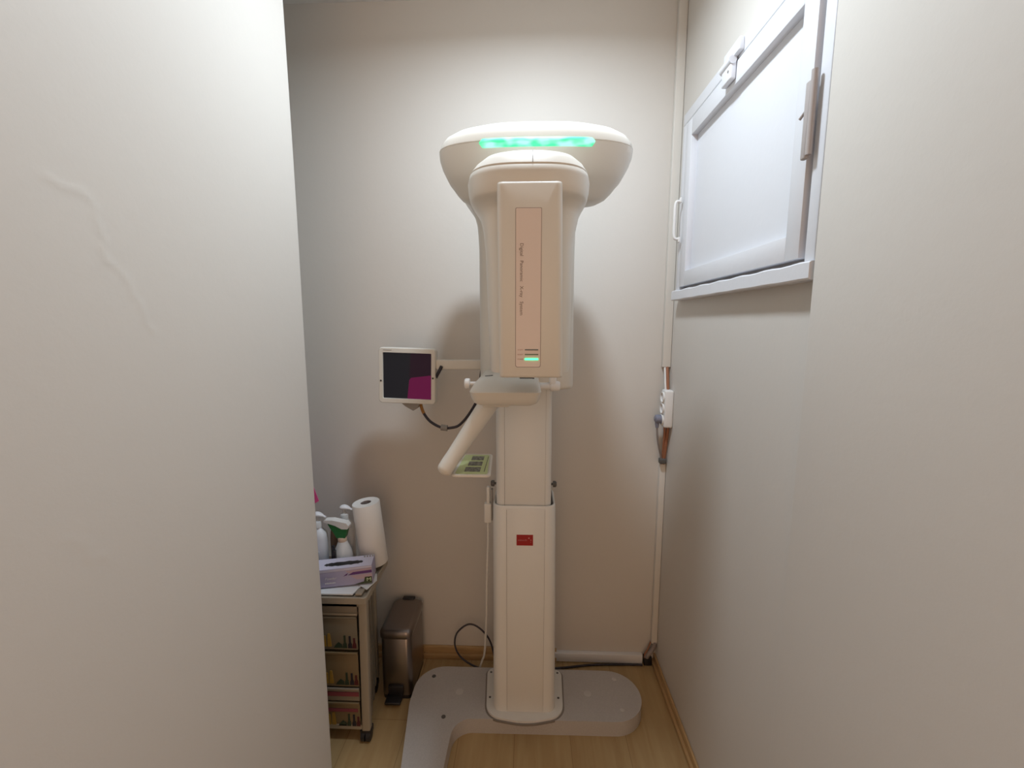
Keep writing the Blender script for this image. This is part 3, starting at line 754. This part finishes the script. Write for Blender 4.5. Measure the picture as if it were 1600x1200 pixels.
# ------------------------------------------------------------------ plastic drawer trolley
tr = thing('drawer_trolley', 'cream plastic drawer trolley on black castors, behind the left wall edge', 'trolley', (-0.70, 1.41, 0))
def slope_x(y): return -0.528 - 0.2 * (y - 1.29)
TB, TF = 1.535, 1.29
bm = new()
add_loft(bm, [round_poly([(-0.90, TF), (-0.505, TF), (-0.505, TB), (-0.90, TB)], [0.012] * 4, 4) and [(x, y, z) for x, y in round_poly([(-0.90 + g_, TF - .006 + g_), (-0.512 - g_, TF - .006 + g_), (-0.520 - g_, TB - g_), (-0.90 + g_, TB - g_)], [0.012] * 4, 4)]
              for z, g_ in ((0.506, 0.006), (0.509, 0.0), (0.529, 0.0), (0.531, 0.002), (0.531, 0.006), (0.524, 0.009))])
obj('top_tray', bm, M['trolley2'], tr)
def post(xc, y, lean):
    bm = new()
    add_loft(bm, [rring(x - 0.014, x + 0.014, y, y + 0.024, z, r=0.005, seg=3) for x, z in ((xc - lean, 0.045), (xc, 0.51))])
    obj('post', bm, M['trolley2'], tr)
post(-0.529, TF, 0.008); post(-0.582, TB - 0.026, 0.004); post(-0.885, TF, 0); post(-0.885, TB - 0.026, 0)
for z0, z1 in ((0.046, 0.062), (0.494, 0.510)):
    bm = new(); add_prism(bm, [(-0.90, TF + .004), (-0.535, TF + .004), (-0.585, TB - .002), (-0.90, TB - .002)], z0, z1)
    obj('shelf_frame', bm, M['trolley2'], tr)
bm = new()
a, b = Vector((-0.529, TF + .015, 0)), Vector((-0.580, TB - 0.012, 0))
nrm = Vector((b.y - a.y, -(b.x - a.x), 0)).normalized()
for k in range(7):                                               # ribbed side wall
    p = a.lerp(b, (k + .06) / 7); q = a.lerp(b, (k + .94) / 7)
    o1 = nrm * (0.004 if k % 2 else 0.001)
    add_prism(bm, [(p.x + o1.x, p.y + o1.y), (q.x + o1.x, q.y + o1.y), (q.x - .004, q.y), (p.x - .004, p.y)], 0.055, 0.508)
add_prism(bm, [(a.x - .001, a.y), (b.x - .001, b.y), (b.x - .006, b.y), (a.x - .006, a.y)], 0.05, 0.51)
obj('side_panel', bm, M['trolley'], tr)
obj('rear_panel', box(-0.89, -0.585, TB - 0.014, TB - 0.010, 0.05, 0.51), M['trolley'], tr)
X0, X1 = -0.87, -0.548
# open top compartment lip and drawers
bm = new(); add_box(bm, X0, X1, TF + .004, TF + .010, 0.472, 0.506); add_box(bm, X0, X1, TF + .002, TF + .02, 0.462, 0.470, r=0.002, mi=1)
obj('top_rail', bm, [M['trolley'], M['trolley2']], tr)
def drawer(z0, z1, kind_):
    X1_ = -0.549 - 0.008 * (1 - z0 / 0.5)
    bm = new()
    add_box(bm, X0, X1_, TF + .006, TF + .012, z0, z1, r=0.0015, seg=2)
    add_box(bm, X0, X1_, TF + .002, TF + .016, z1 - 0.008, z1, r=0.002, seg=2)
    add_box(bm, X0 + .01, X1_ - .03, TF + .012, TB - .03, z0, z0 + 0.004); 
    dr = obj('drawer', bm, M['drawer'] if kind_ == 'smoke' else M['drawer2'] if kind_ == 'amber' else M['trolley'], tr)
    if kind_ != 'band':
        bm = new(); yy = TF + .0055
        add_prism(bm, round_poly([(-0.668, z0 + .012), (-0.655, z0 + .012), (-0.657, z0 + .05), (-0.666, z0 + .05)], [.002] * 4, 3), yy - .002, yy, mi=0, axis='Y')
        add_prism(bm, round_poly([(-0.652, z0 + .012), (-0.638, z0 + .012), (-0.642, z0 + .058), (-0.650, z0 + .058)], [.002] * 4, 3), yy - .002, yy, mi=0, axis='Y')
        for x, h, mi_ in ((-0.594, .052, 1), (-0.577, .050, 2), (-0.5625, .043, 3)):
            w_ = 0.0052
            add_prism(bm, [(x - w_ * 1.3, z0 + .008), (x + w_ * 1.3, z0 + .008), (x + w_ * 1.1, z0 + .022), (x + w_ * .6, z0 + .027), (x + w_ * .6, z0 + h), (x - w_ * .6, z0 + h), (x - w_ * .6, z0 + .027), (x - w_ * 1.1, z0 + .022)], yy - .002, yy, mi=mi_, axis='Y')
        add_prism(bm, [(-0.632, z0 + .008), (-0.602, z0 + .008), (-0.604, z0 + .02), (-0.615, z0 + .028), (-0.625, z0 + .018)], yy - .0015, yy, mi=1, axis='Y')
        obj('printed_motif', bm, [M['yellow'], M['dgreen'], M['navy'], M['wine']], dr, smooth=False, label='small dark vial shapes and a yellow one printed on the drawer')
    return dr
drawer(0.338, 0.458, 'smoke'); drawer(0.204, 0.330, 'amber')
dr = drawer(0.150, 0.199, 'band')
obj('coloured_band', box(X0, -0.5565, TF + .003, TF + .007, 0.170, 0.184), M['maroon'], dr)
dr = drawer(0.050, 0.146, 'amber')
obj('coloured_band', box(X0, -0.562, TF + .003, TF + .0065, 0.112, 0.122), M['maroon'], dr)
for x, y in ((-0.543, TF + .02), (-0.59, TB - .03), (-0.88, TF + .02), (-0.88, TB - .03)):
    bm = new()
    add_lathe(bm, [(0.012, -0.008), (0.018, -0.0065), (0.018, 0.0065), (0.012, 0.008)], (x - .006, y - .008, 0.018), 'X', 18)
    add_lathe(bm, [(0.012, -0.008), (0.018, -0.0065), (0.018, 0.0065), (0.012, 0.008)], (x + .012, y - .008, 0.018), 'X', 18)
    add_box(bm, x - .016, x + .022, y - .018, y + .012, 0.022, 0.048, r=0.005)
    obj('castor', bm, M['black'], tr)

# ------------------------------------------------------------------ things on the trolley
TT = 0.531
bm = new(); add_prism(bm, [(-0.80, 1.292), (-0.561, 1.296), (-0.548, 1.345), (-0.56, 1.43), (-0.80, 1.43)], TT + .001, TT + .0055)
tag(obj('paper_stack', bm, M['paper'], loc=(-0.68, 1.36, TT), smooth=False), 'white papers under the glove box at the front of the trolley top', 'paper')
bm = new(); add_prism(bm, [(-0.552, 1.338), (-0.522, 1.318), (-0.507, 1.372), (-0.52, 1.41), (-0.552, 1.41)], TT + .006, TT + .0085)
tag(obj('leaflet', bm, M['paper'], loc=(-0.53, 1.37, TT), smooth=False), 'loose white leaflet poking out right of the glove box', 'paper')
bm = new(); add_box(bm, -0.552, -0.530, 1.294, 1.325, TT + .001, TT + .008, r=0.002)
tag(obj('clip', bm, M['trolley2'], loc=(-0.54, 1.31, TT)), 'small tan clip at the front right corner of the trolley top', 'clip')

# glove carton
gb = thing('glove_box', 'lilac disposable glove box with a dark oval opening and an M, on the trolley', 'glove box', (-0.60, 1.37, TT + .006))
GB = Matrix.Translation((-0.512, 1.348, TT + .014)) @ Matrix.Rotation(math.radians(11), 4, 'Z') @ Matrix.Rotation(math.radians(-1.5), 4, 'Y')
# local: x runs left (negative) from the right front corner, y back, z up
bm = new(); add_box(bm, -0.235, 0, 0, 0.070, 0, 0.062, r=0.0012, seg=2, mtx=GB)
carton = obj('carton', bm, M['lilac'], gb)
def gface(bm, poly, mi, y=-0.0004):
    f = bm.faces.new([bm.verts.new(GB @ Vector((x, y, z))) for x, z in poly]); f.material_index = mi
bm = new()
gface(bm, [(-0.235, 0.050), (0, 0.056), (0, 0.0615), (-0.235, 0.0615)], 0)
gface(bm, [(-0.060, 0.036), (-0.001, 0.040), (-0.001, 0.055), (-0.085, 0.050)], 1)
gface(bm, [(-0.050, 0.018), (-0.001, 0.020), (-0.001, 0.034), (-0.070, 0.033)], 1, -0.0005)
gface(bm, [(-0.078, 0.0355), (-0.001, 0.0375), (-0.001, 0.047), (-0.060, 0.045)], 2, -0.0007)
gface(bm, [(-0.092, 0.033), (-0.080, 0.036), (-0.076, 0.044), (-0.083, 0.040)], 2, -0.0007)
gface(bm, [(-0.060, 0.0005), (-0.002, 0.0005), (-0.002, 0.024), (-0.024, 0.024), (-0.028, 0.008)], 3, -0.0008)
add_text(bm, 'M', 0.017, lambda c, w: GB @ Vector((-0.020 + c.x * 0.015 / max(w, 1e-6), -0.0011, 0.0085 + c.y)), mi=4)
add_text(bm, 'Powder', 0.013, lambda c, w: GB @ Vector((-0.150 + c.x * 0.036 / max(w, 1e-6) + 0.25 * c.y, -0.0007, 0.026 + c.y)), mi=5)
for k in range(7):
    gface(bm, [(-0.150 + .0048 * k, 0.0125), (-0.1468 + .0048 * k, 0.0125), (-0.1468 + .0048 * k, 0.0165 + .001 * (k % 2)), (-0.150 + .0048 * k, 0.0165)], 5, -0.0007)
obj('front_print', bm, [M['lilacpale'], M['mauve'], M['purple'], M['leaf'], M['lime'], M['paper']], carton, smooth=False, normals=False)
bm = new()
pts = []
for k in range(40):
    a = 2 * PI * k / 40; c, s = math.cos(a), math.sin(a)
    pts.append((-0.094 + 0.062 * math.copysign(abs(c) ** .75, c), 0.030 + 0.012 * math.copysign(abs(s) ** .75, s) + 0.0018 * math.sin(k * 2.3)))
f = bm.faces.new([bm.verts.new(GB @ Vector((x, y, 0.0624))) for x, y in pts])
obj('opening', bm, M['black'], carton, smooth=False)
bm = new()
f = bm.faces.new([bm.verts.new(GB @ Vector((x, y, 0.0622))) for x, y in ((-0.235, 0.001), (-0.001, 0.001), (-0.001, 0.069), (-0.235, 0.069))])
for k in range(4):
    f = bm.faces.new([bm.verts.new(GB @ Vector((x, y, 0.0627))) for x, y in ((-0.034 + .009 * k, 0.056), (-0.029 + .009 * k, 0.056), (-0.030 + .009 * k, 0.066), (-0.035 + .009 * k, 0.066))]); f.material_index = 1
obj('top_print', bm, [M['lilacpale'], M['greymid']], carton, smooth=False)

# paper towel roll leaning to the left
rl = thing('paper_towel_roll', 'white paper towel roll leaning to the left beside the bottles', 'paper towel', (-0.556, 1.475, TT))
ax0 = Vector((-0.553, 1.483, TT + .010)); ax1 = Vector((-0.5745, 1.480, 0.769))
zq = (ax1 - ax0).normalized().to_track_quat('Z', 'Y').to_matrix().to_4x4(); Lr = (ax1 - ax0).length
bm = new(); add_lathe(bm, [(0.017, 0.02), (0.0465, 0.0), (0.0475, 0.003), (0.0475, Lr - 0.002), (0.0460, Lr), (0.0195, Lr), (0.0185, Lr - .001), (0.0185, Lr - .03)], ax0, 'Z', 40, mtx=zq)
towel = obj('towel', bm, M['paperroll'], rl)
bm = new(); add_lathe(bm, [(0.0184, Lr - 0.03), (0.0184, Lr - 0.0015), (0.0165, Lr - 0.0015), (0.0165, Lr - .05), (0.001, Lr - .05)], ax0, 'Z', 28, mtx=zq)
obj('core', bm, M['cardboard'], rl, label='grey cardboard core')

# pump bottles
def pump_bottle(x, y, h_body, label, bodym, nozzle_dir, w=0.031):
    t = thing('pump_bottle', label, 'bottle', (x, y, TT), 'white pump bottles on the trolley')
    bm = new()
    add_loft(bm, [sring(x - w * s_, x + w * s_, y - .024 * s_, y + .024 * s_, TT + .0005 + z, n=2.8, N=36) for z, s_ in
                  ((0, .92), (0.004, 1), (h_body * .8, 1), (h_body * .9, .93), (h_body * .97, .62), (h_body, .45), (h_body + .006, .42))])
    obj('bottle', bm, bodym, t)
    bm = new(); add_lathe(bm, [(0.0145, 0), (0.0145, 0.018), (0.012, 0.022), (0.006, 0.023), (0.006, 0.042), (0.004, 0.043)], (x, y, TT + h_body + .004), 'Z', 20)
    obj('pump_collar', bm, M['clear'], t)
    zt = TT + h_body + .046
    bm = new()
    s = nozzle_dir
    P_ = smooth_path([(x - s * .014, y, zt), (x - s * .006, y, zt + .004), (x + s * .006, y, zt + .004), (x + s * .022, y, zt - .001), (x + s * .033, y - .004, zt - .004)], 5)
    n_ = len(P_); rr = [0.006 + 0.0075 * math.sin(PI * min(1, (i / (n_ - 1)) * 1.35)) ** .8 if i / (n_ - 1) < .74 else 0.0052 - .002 * (i / (n_ - 1) - .74) for i in range(n_)]
    add_tube(bm, P_, rr, 14, flat=0.62)
    obj('pump_head', bm, M['coldwhite'], t, sharp=60)
    bm = new(); add_box(bm, x - w * .75, x + w * .45, y - .0265, y - .0225, TT + .025, TT + h_body * .52, r=0.001, seg=2)
    obj('label', bm, M['labelgrey'], t)
pump_bottle(-0.732, 1.435, 0.160, 'white pump bottle close to the left wall edge', M['coldwhite'], 1)
pump_bottle(-0.665, 1.503, 0.158, 'white pump bottle behind the green spray trigger, left of the towel roll', M['clear'], 1, w=0.034)
# spray bottle
sp = thing('spray_bottle', 'milky spray bottle with a green and white trigger, behind the glove box', 'spray bottle', (-0.648, 1.44, TT))
x, y = -0.648, 1.44
bm = new(); add_lathe(bm, [(0.030, 0), (0.032, 0.003), (0.032, 0.055), (0.029, 0.075), (0.020, 0.098), (0.0145, 0.112), (0.0135, 0.118)], (x, y, TT + .0005), 'Z', 30)
obj('bottle', bm, M['clear'], sp)
bm = new(); add_lathe(bm, [(0.0150, 0.112), (0.0155, 0.114), (0.0155, 0.124), (0.014, 0.127)], (x, y, TT), 'Z', 24)
obj('collar_ring', bm, M['collar'], sp)
bm = new()
add_prism(bm, round_poly([(x - 0.016, TT + .126), (x + 0.014, TT + .126), (x + 0.020, TT + .150), (x + 0.024, TT + .166), (x - 0.020, TT + .174), (x - 0.048, TT + .182), (x - 0.036, TT + .160), (x - 0.026, TT + .146)], [.003] * 8, 4), y - .011, y + .011, bev=0.003, axis='Y')
obj('trigger', bm, M['sprayg'], sp, label='dark green trigger')
bm = new()
add_prism(bm, round_poly([(x + 0.026, TT + .160), (x + 0.029, TT + .172), (x + 0.020, TT + .182), (x - 0.028, TT + .192), (x - 0.058, TT + .191), (x - 0.060, TT + .184), (x - 0.046, TT + .181), (x - 0.018, TT + .172), (x + 0.004, TT + .160)], [.004] * 9, 4), y - .013, y + .013, bev=0.004, axis='Y')
obj('nozzle_cap', bm, M['white'], sp)
# brown bottle with black cap in the gap
bb_ = thing('brown_bottle', 'small brown bottle with black cap squeezed between the pump bottles', 'bottle', (-0.688, 1.463, TT))
bm = new(); add_lathe(bm, [(0.012, 0), (0.013, 0.003), (0.013, 0.110), (0.011, 0.135), (0.008, 0.15)], (-0.688, 1.463, TT + .0005), 'Z', 24)
obj('bottle', bm, M['amber'], bb_)
bm = new(); add_lathe(bm, [(0.0095, 0.145), (0.0095, 0.165), (0.009, 0.168)], (-0.688, 1.463, TT), 'Z', 20)
obj('cap', bm, M['black'], bb_)
bm = new(); add_box(bm, -0.673, -0.659, 1.4, 1.4125, TT + .0005, TT + .095, r=0.003)
add_box(bm, -0.671, -0.661, 1.402, 1.411, TT + .094, TT + .112, r=0.003)
tag(obj('dropper_vial', bm, M['black'], loc=(-0.666, 1.406, TT)), 'small black vial just left of the spray bottle', 'vial')
# pink card
bm = new()
add_prism(bm, [(-0.728, 0.784), (-0.748, 0.772), (-0.80, 0.752), (-0.815, TT + .001), (-0.885, TT + .001), (-0.885, 0.93), (-0.775, 0.93)], 1.448, 1.450, axis='Y')
tag(obj('pink_card', bm, M['pink'], loc=(-0.82, 1.449, TT), smooth=False), 'hot pink card whose corner peeks out from behind the left wall', 'card')
